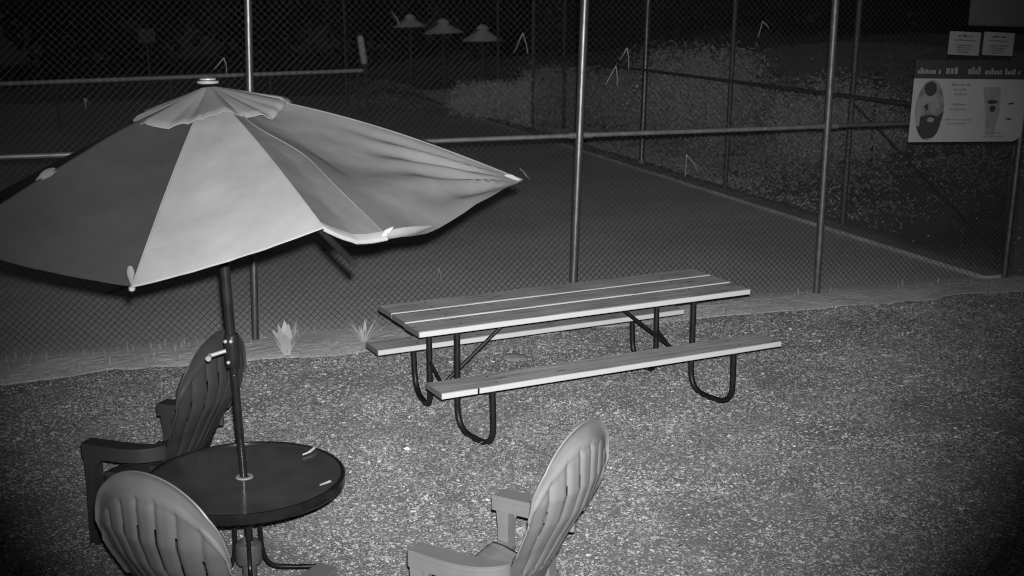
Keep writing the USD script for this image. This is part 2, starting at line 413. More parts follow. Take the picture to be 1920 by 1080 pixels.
for e0, e1 in ((-1.95, 3.75), (3.75, 8.35)):
    obj('wire_mesh', chain_link(court(e0, .035), court(e1, .035), 0.03, FTOP - .03), M['wire'], fence)
for e in (4.90, 5.55, 2.0):
    obj('tie_wire', tube([court(e - .012, -.036, 1.6), court(e, -.04, 1.605), court(e + .012, -.036, 1.6)], .008, 6), M['shiny'], fence, 40)

side = thing('chain_link_fence', 'dark chain link side fence running away along the court edge curb to the shrubs', 'fence')
for k in range(1, 6):
    n = (0, 3.1, 6.25, 9.35, 12.3, 15.25)[k]
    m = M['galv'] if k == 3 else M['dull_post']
    b, t = court(8.44, n, -.05), court(8.47 + (.05 if k < 4 else 0), n, FTOP)
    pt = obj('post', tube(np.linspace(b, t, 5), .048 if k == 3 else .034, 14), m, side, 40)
    if k == 3:
        pt.SetCustomDataByKey('label', 'bright post with a glinting base')
        obj('base_clamp', lathe([(.049, .0), (.062, .0), (.062, .06), (.049, .06)], 14, b + np.array([0, 0, .06])), M['shiny'], pt, 40)
    if k < 5:
        pass
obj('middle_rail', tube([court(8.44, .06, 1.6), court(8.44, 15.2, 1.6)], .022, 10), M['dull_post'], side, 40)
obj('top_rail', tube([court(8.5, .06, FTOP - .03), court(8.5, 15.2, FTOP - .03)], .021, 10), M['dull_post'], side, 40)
obj('brace_rod', tube([court(8.44, .05, 0.12), court(8.44, 3.06, 1.55)], .008, 6), M['dull_post'], side)
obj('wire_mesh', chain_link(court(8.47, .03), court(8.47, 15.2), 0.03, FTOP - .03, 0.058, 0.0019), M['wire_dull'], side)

# low pipe fence at the far end of the court
low = thing('low_pipe_fence', 'long low pale pipe fence across the far end of the tennis court', 'fence')
A, B = np.array([-11.6, 25.6, 0]), np.array([-3.72, 31.0, 0])
z = np.array([0, 0, 1.07])
obj('top_rail', tube([A + z, B + z], .045, 10), M['far_metal'], low, 40)
for s in (0.0, .22, .485, .74, .985):
    p = A + (B - A) * s
    obj('post', tube([p + [0, 0, -.05], p + z * .96], .03, 10), M['dull_post'], low, 40)
pad = thing('padded_pole', 'pale padded sleeve on a thin pole at the end of the low pipe fence', 'pole', (-3.62, 31.1, 0))
obj('pole', tube([(0, 0, -.05), (-.05, 0, 1.2), (-.16, 0, 2.0)], .03, 10), M['dull_post'], pad, 40)
obj('sleeve', lathe([(.031, 0), (.075, .01), (.085, .08), (.085, .62), (.07, .70), (.031, .71)], 14), M['far_metal'], pad, 40)
sl = stage.GetPrimAtPath(pad.GetPath().pathString + '/sleeve'); sx = UsdGeom.Xformable(sl); sx.AddTranslateOp().Set(Gf.Vec3d(-.055, 0, 1.22)); sx.AddRotateYOp().Set(-8)
for i, x in enumerate((-4.4, -.35, 1.13)):
    t = thing('fence_pole', ['thin grey pole rising beside the padded sleeve, behind the court', 'thin grey pole just right of the three distant parasols', 'thin dark pole among the shrubs just left of the tall middle fence post'][i], 'pole', (x, (33, 33, 26.5)[i], 0))
    obj('shaft', tube([(0, 0, -.05), (0, 0, 4.8)], .035, 10), M['dull_post'], t, 40)
    obj('cap', lathe([(0.0005, 4.85), (.03, 4.84), (.042, 4.8), (.042, 4.77), (.03, 4.77)], 10), M['dull_post'], t, 40)

# ------------------------------------------------------------------ posters on the near fence
def on_fence(name, label, cat, e0, e1, z0, z1, drop=0.0):
    """a thing with local x along the fence, local y up, facing the yard"""
    c = court(e0, -.055, z0)
    t = UsdGeom.Xform.Define(stage, path_for(name, None))
    nrm = np.r_[-NV, 0]; ex = np.r_[EV, drop]; ex /= np.linalg.norm(ex); uy = np.cross(nrm, ex)
    t.AddTransformOp().Set(frame_matrix(ex, uy, nrm, c)); return tag(t, label, cat)


def rrect(w, h, r=0.02, x0=0, y0=0):
    return affinity.translate(Polygon([(r, r), (w - r, r), (w - r, h - r), (r, h - r)]).buffer(r, 6), x0, y0)


def words(x0, x1, y, h, seed, z=.0065, mid=False):
    """a line of small print too blurred to read: rows of short strokes"""
    r = np.random.default_rng(seed); x = x0; out = []
    while x < x1 - h * .4:
        for k in range(r.integers(3, 8)):
            w = h * r.uniform(.32, .5)
            if x + w > x1: break
            hh = h * r.choice([.62, .62, .7, 1.0])
            out.append(prism(affinity.translate(Polygon([(0, 0), (w, 0), (w, hh), (0, hh)]), x, y), z - .0008, z)); x += w + h * .14
        x += h * .45
    return out


PW, PH = 1.285, .595
po = on_fence('health_poster', 'large white poster with an oval photo, under a dark lettered header, on the fence', 'poster', 7.06, 8.34, 1.425, 2.03, -0.03)
cut = Polygon([(0, 0), (PW - .10, 0), (PW - .03, .03), (PW, .10), (PW, PH), (0, PH)])
obj('board', prism(cut, 0, .005), M['paper'], po)
obj('header', prism(rrect(PW, .17, .01, 0, PH + .002), 0, .006), M['ink'], po)
hd = []
for x0, x1, h in ((.03, .30, .055), (.34, .56, .085), (.59, .76, .07), (.78, .99, .06), (1.01, 1.20, .055)):
    hd += words(x0, x1, PH + .045, h, int(x0 * 100), .0075)
obj('header_lettering', hd, M['ink_pale'], po)
ov = affinity.scale(Polygon([(math.cos(a), math.sin(a)) for a in np.linspace(0, 2 * math.pi, 40)[:-1]]), .158, .283)
ovp = affinity.translate(ov, .20, .30)
ph = obj('oval_photo', prism(ovp, .0, .0058), M['ink_mid'], po)
def clip(poly): return poly.intersection(ovp)
obj('dark_cap', prism(clip(affinity.translate(affinity.scale(ov, .42, .24), .19, .50)), 0, .0072), M['ink'], ph)
obj('pale_arm', [prism(clip(Polygon([(.06, .38), (.14, .46), (.28, .44), (.27, .28), (.22, .28), (.20, .38), (.11, .33), (.10, .15), (.05, .15)])), 0, .0066)], M['paper_dim'], ph)
obj('dark_backdrop', [prism(clip(Polygon([(.05, .10), (.12, .02), (.30, .05), (.36, .30), (.30, .24), (.22, .26), (.11, .24)])), 0, .0064), prism(clip(Polygon([(.12, .36), (.16, .30), (.19, .30), (.17, .38)])), 0, .0063)], M['ink'], ph)
obj('pale_highlights', [prism(clip(affinity.translate(affinity.scale(ov, .25, .08), .22, .21)), 0, .0072), prism(clip(affinity.translate(affinity.scale(ov, .16, .10), .29, .34)), 0, .0068)], M['ink_pale'], ph)
tx = []
for k, (x0, x1, y, h) in enumerate([(.42, .64, .53, .026), (.45, .60, .485, .024), (.46, .60, .44, .024), (.45, .61, .345, .022), (.42, .64, .30, .022), (.39, .52, .205, .018), (.53, .68, .203, .018), (.41, .63, .165, .022)]):
    tx += words(x0, x1, y, h, 50 + k)
obj('printed_text', tx, M['ink_mid'], po)
legs = Polygon([(.78, .52), (.98, .52), (1.0, .30), (.95, .06), (.86, .06), (.83, .30)])
dg = obj('diagram', prism(legs, 0, .0057), M['ink_pale'], po)
obj('diagram_mark', [prism(affinity.translate(affinity.scale(ov, .38, .07), .90, .38), 0, .0067), prism(affinity.translate(affinity.scale(ov, .22, .11), .91, .315), 0, .0067),
    prism(Polygon([(1.09, .355), (1.15, .36), (1.15, .375), (1.09, .37)]), 0, .0062), prism(Polygon([(1.08, .21), (1.14, .21), (1.14, .225), (1.08, .225)]), 0, .0062)], M['ink'], dg)
obj('diagram_caption', words(.86, 1.05, .075, .02, 91) + words(.84, 1.07, .04, .02, 92), M['ink_mid'], po)
for i, (e0, z0) in enumerate(((7.425, 2.235), (7.81, 2.225))):
    t = on_fence('notice_sheet', ['brighter small notice sheet above the poster header, nearer the tall posts', 'dimmer small notice sheet above the poster header, beside the corner post'][i], 'notice', e0, 0, z0, 0, -.05)
    obj('sheet', prism(rrect(.345, .215, .006), 0, .005), M['paper_dim'], t)
    obj('printed_text', words(.09, .26, .165, .026, 11 + i) + words(.06, .29, .13, .016, 21 + i) + sum([words(.075 + .012 * k, .27 - .014 * k, .085 - .022 * k, .013, 31 + k + i) for k in range(4)], []), M['ink'], t)
t = on_fence('grey_panel', 'blank grey panel on the fence above the two notice sheets', 'panel', 7.63, 0, 2.50, 0, -.03)
obj('board', prism(rrect(.80, .62, .01), 0, .006), M['panel_grey'], t)
obj('edge_strip', prism(rrect(.80, .012, .003, 0, .004), .006, .008), M['dull_post'], t)

# ------------------------------------------------------------------ picnic table
pt = thing('picnic_table', 'long weathered wooden picnic table with two benches on a dark bent pipe frame', 'picnic table', (.398, 8.159, 0), .464)
L = 2.527; w3 = .731 / 3
for k in range(3):
    m = cbox(L, w3 - .010, .038, .004, (rng.uniform(-.006, .006), (k - 1) * w3, .749 - .019 + (.0, .005, .009)[k])); m = m.subdivide(); obj('tabletop_plank', m, M['wood'], pt)
obj('bench_plank', cbox(L, .24, .038, .004, (-.03, -.756 + .12, .47 - .019)), M['wood'], pt)
obj('bench_plank', cbox(L, .24, .038, .004, (.042, .75 - .12, .401 - .019)), M['wood'], pt)
for u in (-.955, .865):
    for s in (-1, 1):
        zb = (.43, .36)[s > 0]
        path = bend_path([(u, s * .235, .70), (u + .0, s * .225, .022), (u + .06, s * .64, .022), (u + .05, s * .645, zb)], .16, 8)
        obj('pipe_leg', tube(path, .0205, 12), M['frame'], pt, 40)
    d = np.sign(-u)
    obj('brace', tube([(u, .0, .27), (u + d * .55, 0, .705)], .0125, 8), M['frame'], pt, 40)
    obj('cross_bar', tube(bend_path([(u, -.225, .36), (u, 0, .25), (u, .225, .36)], .05), .0125, 8), M['frame'], pt, 40)
    obj('top_bracket', cbox(.04, .66, .006, .001, (u, 0, .705)), M['frame'], pt)
    for s in (-1, 1):
        obj('bench_bracket', cbox(.04, .2, .006, .001, (u + .05, s * .63, (.428, .359)[s > 0])), M['frame'], pt)
for u in (-.955, .865):
    for v in (-.29, -.18, -.06, .06, .18, .29):
        obj('bolt', lathe([(.0005, .003), (.006, .0025), (.0095, 0)], 10, (u + .0, v, .749 + (.0, .005, .009)[int((v + .365) / w3)])), M['dull_post'], pt)
    for vb, zz in ((-.70, .47), (-.57, .47), (.57, .401), (.70, .401)):
        obj('bolt', lathe([(.0005, .003), (.006, .0025), (.0095, 0)], 10, (u + .05, vb, zz)), M['dull_post'], pt)
obj('dark_notch', cbox(.012, .004, .036, .001, (-1.05, -.757, .452)), M['frame'], pt)

# ------------------------------------------------------------------ round glass table
TC = np.array([-1.200, 5.139, 0]); TZ = .66
rt = thing('round_patio_table', 'round smoked glass patio table with a thick black rim on curved rods', 'patio table', TC)
obj('glass_top', lathe([(.026, TZ - .006), (.435, TZ - .006), (.435, TZ), (.026, TZ), (.026, TZ - .006)], 72), M['glass'], rt, 30)
obj('rim', lathe([(.428, TZ + .006), (.440, TZ + .007), (.447, TZ), (.447, TZ - .034), (.440, TZ - .042), (.430, TZ - .036), (.427, TZ - .008), (.428, TZ + .006)], 96), M['black_metal'], rt, 40)
obj('hub_ring', lathe([(.024, TZ + .006), (.036, TZ + .005), (.040, TZ + .0005), (.024, TZ + .0005)], 32, (0, 0, 0)), M['white_plastic'], rt, 30)
for k in range(4):
    a = .75 + k * math.pi / 2; d = np.array([math.cos(a), math.sin(a), 0]); q = np.array([-d[1], d[0], 0])
    d0 = d; d = np.array([math.cos(a - .5), math.sin(a - .5), 0])
    P = smooth_path([d * .40 + [0, 0, TZ - .028], d * .22 + [0, 0, TZ - .03], d * .085 + [0, 0, TZ - .07], d * .060 + [0, 0, .48], d * .062 + [0, 0, .31], d * .10 + [0, 0, .225], d * .21 + [0, 0, .200], d * .33 + [0, 0, .185], d * .365 + [0, 0, .14], d * .37 + [0, 0, .012]], 7)
    lg = obj('curved_leg', tube(P, .0105, 10), M['black_metal'], rt, 40)
    obj('support_arm', cbox(.36, .022, .006, .001).apply_transform(trimesh.transformations.rotation_matrix(a, [0, 0, 1])).apply_translation(d0 * .235 + [0, 0, TZ - .011]), M['far_metal'], rt)
    obj('foot_cap', tube([d * .37 + [0, 0, .03], d * .37 + [0, 0, .0]], .015, 10), M['black_metal'], lg, 40)
obj('collar', lathe([(.036, .245), (.056, .25), (.060, .26), (.060, .335), (.056, .345), (.036, .35)], 24), M['collar_grey'], rt, 40)
obj('base_tube', lathe([(.030, .0), (.030, .36), (.033, .36), (.033, .0)], 20), M['collar_grey'], rt, 40)
obj('base_plate', lathe([(.0005, .03), (.10, .028), (.15, .012), (.155, .0)], 32), M['black_metal'], rt, 40)
tw = obj('twig', tube(smooth_path([(-.98, 5.39, TZ + .010), (-.955, 5.42, TZ + .012), (-.935, 5.47, TZ + .016), (-.930, 5.49, TZ + .010)], 6), [.004] * 6 + [.006] * 6 + [.003] * 7, 7), M['twig'], None, 40)
tag(tw, 'short curved pale twig lying on the glass table top', 'twig')
lf = obj('leaf_scrap', hull([(-.905, 5.455, TZ + .002), (-.893, 5.462, TZ + .002), (-.898, 5.470, TZ + .006), (-.910, 5.463, TZ + .004)]), M['twig'])
tag(lf, 'tiny pale leaf scrap beside the twig on the glass table', 'leaf')
lf = obj('leaf_scrap', hull([(-.845, 5.03, TZ + .002), (-.80, 5.075, TZ + .002), (-.81, 5.085, TZ + .006), (-.850, 5.04, TZ + .004)]), M['twig'])
tag(lf, 'thin pale leaf scrap at the near right rim of the glass table', 'leaf')

# ------------------------------------------------------------------ patio umbrella (worn, one rib slipped out)
AP = np.array([-1.259, 5.136, 2.41])
um = thing('patio_umbrella', 'worn patio umbrella of pale and dark panels, one rib poking out, over the glass table', 'umbrella', (-1.203, 5.136, 0))
UO = np.array([-1.203, 5.136, 0])


def polar(R, az, drop):
    a = math.radians(az); p = math.sqrt(max(R * R - drop * drop, 0)); return AP + np.array([p * math.cos(a), p * math.sin(a), -drop])


tips = [np.array([-1.25, 3.92, 1.82]), polar(1.36, -60.8, .41), np.array([-.43, 4.17, 1.935]), np.array([.045, 5.06, 2.005]), polar(1.36, 49, .365), polar(1.36, 90, .47), polar(1.36, 135, .56), polar(1.36, 180, .62), np.array([-1.93, 4.06, 1.935])]


def rib_line(tip, n=41, bow=.035, wav=0.0, seed=0):
    t = np.linspace(0, 1, n); c = AP + np.array([0, 0, -.028]); P = c + (tip - c) * t[:, None]
    P[:, 2] += bow * np.sin(math.pi * t) * 1.0
    if wav:
        sidew = np.cross(tip - AP, [0, 0, 1.0]); sidew /= np.linalg.norm(sidew)
        P += sidew * (wav * (np.sin(t * 15 + seed) * .5 + np.sin(t * 7.3 + seed * 2)) * np.sin(math.pi * t) ** .7)[:, None]
    return P


bows = [.02, .02, .03, .045, .03, .03, .03, .02, .03]
lines = [rib_line(tp, 61, bows[i], .022 if i == 2 else (.008 if i == 8 else 0), 1.0 + i) for i, tp in enumerate(tips)]


def panel(l0, l1, hem_sag, inner_sag, m=25, hem=None, fold=None, crease=0.0):
    s = np.linspace(0, 1, m); n = len(l0); V = []
    for k in s:
        P = l0 * (1 - k) + l1 * k; t = np.linspace(0, 1, n)
        b = 4 * k * (1 - k)
        cen = (AP - P); cen[:, 2] = 0; nl = np.linalg.norm(cen, axis=1, keepdims=True); cen = cen / np.maximum(nl, 1e-6)
        P = P + cen * (hem_sag * b * t ** 3)[:, None]
        P[:, 2] -= inner_sag * b * np.sin(math.pi * np.clip(t, 0, 1) * .75) + .012 * b * t ** 6
        if hem is not None:
            P = P + np.array([np.interp(k, hem[0], hem[1][:, j]) for j in range(3)]) * (t ** 2.2)[:, None]
        if fold is not None:
            P[:, 2] += fold(k, t)
        # soft wrinkles
        P[:, 2] += .010 * b * (meshkit.fbm(np.stack([P[:, 0] * 9, P[:, 1] * 9, P[:, 2] * 0 + k * 2], -1), 3, 15) - .5) + .007 * b * (meshkit.fbm(np.stack([P[:, 0] * 4, P[:, 1] * 4, P[:, 2] * 0 + k], -1), 3, 5) - .5)
        V.append(P)
    return np.vstack(V) - UO, tri(quads(m, n))


def right_fold(k, t):
    # tension creases that run out to the right-hand tip, and a hollow towards the slipped rib
    u, w = (1 - k) * .9, 1 - t; d = np.sqrt(u * u + w * w) + 1e-6; ang = np.arctan2(w, u + 1e-6)
    cr = .014 * np.sin(ang * 17 + .6) * np.exp(-((d - .26) / .20) ** 2) * np.clip(k * 3, 0, 1) * np.clip((1 - k) * 8, 0, 1)
    cr = cr + .006 * np.sin(ang * 27 + 2) * np.exp(-((d - .12) / .09) ** 2) * np.clip((1 - k) * 8, 0, 1)
    band = .016 * np.exp(-((t - .80) / .10) ** 2) * np.exp(-((k - .42) / .28) ** 2) - .016 * np.exp(-((t - .60) / .13) ** 2) * np.exp(-((k - .4) / .3) ** 2)
    return cr + band * np.clip(k * 4, 0, 1) ** 2 * np.clip((1 - k) * 6, 0, 1) - .02 * np.sin(math.pi * t) * 4 * k * (1 - k)


H3, H4 = tips[2], tips[3]
hem_dev = (np.array([0, .12, .24, .34, .6, 1]), np.array([[0, 0, 0], [.005, -.01, -.014], [.0, -.015, -.024], [0, -.01, -.022], [0, 0, .0], [0, 0, 0]]))
v1, f1 = panel(lines[0], lines[1], .035, .012)
v2, f2 = panel(lines[1], lines[2], .0, .0, 15, (np.array([0, .5, 1]), np.array([[0, 0, 0], [0, 0, -.018], [0, 0, 0]])))
pf = [(v1, f1, 'cloth_pale'), (v2, f2, 'cloth_mid')]
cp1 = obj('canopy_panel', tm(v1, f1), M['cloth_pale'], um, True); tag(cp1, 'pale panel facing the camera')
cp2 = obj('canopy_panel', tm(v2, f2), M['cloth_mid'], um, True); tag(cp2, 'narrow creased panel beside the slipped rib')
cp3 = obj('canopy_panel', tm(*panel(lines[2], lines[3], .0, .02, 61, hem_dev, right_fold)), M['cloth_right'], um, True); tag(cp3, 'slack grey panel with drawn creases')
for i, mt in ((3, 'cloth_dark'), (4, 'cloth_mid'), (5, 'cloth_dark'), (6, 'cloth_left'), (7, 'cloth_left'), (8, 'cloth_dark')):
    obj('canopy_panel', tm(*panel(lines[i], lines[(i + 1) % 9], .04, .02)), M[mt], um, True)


# hems as narrow folded bands along the lower edges
def hem_band(v, n, w=.022, off=.003):
    e = v.reshape(-1, n, 3)[:, -1]; inn = v.reshape(-1, n, 3)[:, -3]
    d = inn - e; d /= np.linalg.norm(d, axis=1, keepdims=True)
    up = np.array([0, 0, 1.0])
    a, b, c, dd = e + up * off - d * .002, e + d * w + up * off, e - up * w * .2 - d * .003, e - up * w * .45 + d * .003
    V = np.stack([b, a, c, dd], 1).reshape(-1, 3)
    return tm(V, quads(len(e), 4))


obj('hem', hem_band(v1, 61, .008, .0015), M['cloth_pale'], cp1, True)
obj('hem', hem_band(v2, 61, .03, .006), M['cloth_hem'], cp2, True)
# the folded lip of hem and the empty tip pocket where the rib slipped out
lip = [tips[2] + (tips[3] - tips[2]) * k + np.array([np.interp(k, hem_dev[0], hem_dev[1][:, j]) for j in range(3)]) for k in np.linspace(0.0, .29, 9)]
wl = .026 * np.sin(np.linspace(.35, 1, 9) * math.pi) ** .8
V = np.vstack([np.stack([p + [0, -.006, .0 + w], p + [.0, -.022, w * .5], p + [0, -.008, -.006], p + [0, .006, -.004]]) for p, w in zip(lip, wl)]) - UO
obj('folded_hem', tm(V, quads(9, 4)), M['cloth_hem'], cp3, True)


def pocket(at, along, size, name='tip_pocket'):
    along = np.asarray(along, float); along /= np.linalg.norm(along)
    q = np.cross(along, [0, -1, .3]); q /= np.linalg.norm(q); nn = np.cross(q, along)
    pts = []
    for t in np.linspace(0, 1, 7):
        w = size * .20 * (math.sin(math.pi * (.18 + .72 * t))) ; c = at + along * size * t
        for a in np.linspace(0, 2 * math.pi, 9)[:-1]:
            pts.append(c + q * w * math.cos(a) * (1 + .2 * math.sin(5 * t)) + nn * w * .45 * math.sin(a))
    V = np.array(pts) - UO
    m = tm(V.reshape(7, 8, 3).reshape(-1, 3), quads(8, 1) if False else np.array([[i * 8 + k, i * 8 + (k + 1) % 8, (i + 1) * 8 + (k + 1) % 8, (i + 1) * 8 + k] for i in range(6) for k in range(8)]))
    return m


obj('tip_pocket', pocket(tips[2] + [-.02, -.01, .005], (.45, .1, .35), .05), M['cloth_hem'], cp3, True)
obj('tip_pocket', pocket(tips[3] + [-.075, -.012, .02], (1, -.05, -.27), .065), M['cloth_hem'], cp3, True)
obj('tip_pocket', pocket(tips[0] + [0, -.005, .07], (-.0, -.05, -1), .06), M['cloth_mid'], cp1, True)
obj('tip_pocket', pocket(AP + (tips[8] - AP) * .62 + [.0, -.0, .02], tips[8] - AP, .09), M['cloth_mid'], um, True)
obj('tip_cap', lathe([(.0005, -.012), (.010, -.006), (.011, .004), (.0005, .010)], 12, tips[0] + [0, -.004, -.006] - UO), M['chair_grey'], um, 40)
for i_, par in ((0, cp1), (8, um), (1, cp1), (3, cp3), (2, cp3)):
    obj('seam', tube(lines[i_][8:] - UO + [0, 0, .002], .0032, 5), M[{0: 'cloth_pale', 1: 'cloth_pale', 3: 'cloth_mid', 2: 'cloth_mid', 8: 'cloth_left'}[i_]], par, True)
# ribs under the cloth
HUB = AP + np.array([.003, 0, -.10])
rib_ends = [tips[0], None, None, tips[3], tips[4], tips[5], tips[6], tips[7], tips[8]]
for p in rib_ends:
    if p is not None:
        obj('rib', tube(np.array([HUB + (0, 0, .03), HUB + (p - HUB) * .5 + [0, 0, -.005], HUB + (p - HUB) * .97 + [0, 0, -.012]]) - UO, .007, 8), M['black_metal'], um, 40)
rbend = AP + np.array([.713, -1.050, -.5426])
rb = obj('rib', tube(np.array([HUB + (0, 0, .02), (HUB + rbend) / 2 + [0, 0, -.03], rbend]) - UO, .0125, 8), M['black_metal'], um, 40); tag(rb, 'slipped rib poking out below the hem')
obj('rib_tip', tube(np.array([rbend, rbend + (rbend - HUB) * .012]) - UO, .014, 8), M['black_metal'], rb, 40)
# vent cap with a loose frilled hem
na, nr = 160, 18; V = []
for i in range(na):
    a = 2 * math.pi * i / na; px = np.array([math.cos(a), math.sin(a), 0])
    NF = [meshkit.fbm(np.array([[2.3 * math.cos(a) * m_ + 5, 2.3 * math.sin(a) * m_ + 5, m_ * 3.1]]), 3, 31)[0] - .5 for m_ in (1.0, 2.1, 1.4)]; rr = .350 + .16 * NF[0] - .05 * math.cos(a - math.pi) ** 8 * (math.cos(a) < 0)
    slope = np.interp(math.degrees(a) % 360, [0, 41, 90, 135, 180, 238, 270, 299, 311, 357, 360], [.31, .28, .37, .45, .51, .375, .47, .34, .37, .31, .31])
    for k in range(nr):
        t = k / (nr - 1); r = .03 + (rr - .03) * t
        z_ = -.012 - slope * r * .97 + (.014 + .022 * max(math.cos(a + .75), 0)) * t + t ** 2 * (.085 * NF[1] + .0015 * math.sin(23 * a + 2)) + .003 * (abs(math.sin(4 * (a - .8))) - .5) * -t + .075 * NF[2] * t * (1.2 - t)
        if t > .99: z_ -= .008
        V.append(AP + px * r + [0, 0, z_] - UO)
vc = obj('vent_cap', tm(V, quads(na, nr, True)), M['cloth_vent'], um, True)
E2 = np.array(V).reshape(na, nr, 3)[:, -1]
obj('vent_hem', tube(np.vstack([E2, E2[:1]]), .0022, 6, False), M['cloth_vent'], vc, True)
obj('finial', lathe([(.0005, .018), (.022, .017), (.034, .013), (.034, .008), (.026, .006), (.044, .003), (.046, -.003), (.042, -.008), (.0005, -.008)], 24, AP - UO), M['chair_grey'], um, 30)
ph_ = lambda z_: np.array([AP[0] + (UO[0] - AP[0]) * (2.41 - z_) / (2.41 - .66), 5.136, z_]) - UO
obj('upper_pole', tube([ph_(1.30), ph_(1.8), ph_(2.38)], .0215, 18), M['black_metal'], um, 40)
obj('lower_pole', tube([ph_(.02), ph_(.66), ph_(1.21)], .0175, 18), M['black_metal'], um, 40)
obj('pole_button', tube([ph_(1.135) + [0, -.016, 0], ph_(1.135) + [0, -.022, 0]], .006, 10), M['chrome'], um, 40)
c0 = ph_(1.25)
ck = obj('crank_housing', lathe([(.022, -.075), (.030, -.072), (.034, -.05), (.034, .05), (.030, .062), (.030, .075), (.022, .078)], 24, c0), M['black_metal'], um, 40)
for dz, dx in ((.05, .004), (.05, -.02), (-.045, -.012)):
    obj('screw', trimesh.creation.icosphere(2, .0085).apply_translation(c0 + [dx, -.034, dz]), M['white_plastic'], ck, True)
obj('crank_arm', tube([c0 + [-.02, -.030, .008], c0 + [-.09, -.045, -.012]], .009, 10), M['white_plastic'], ck, 40)
obj('crank_knob', tube([c0 + [-.088, -.040, -.012], c0 + [-.088, -.075, -.016]], .012, 12), M['white_plastic'], ck, 40)
for p_ in (0, ):
    obj('runner', lathe([(.022, -.03), (.04, -.03), (.04, .03), (.022, .03)], 16, ph_(2.12)), M['black_metal'], um, 40)

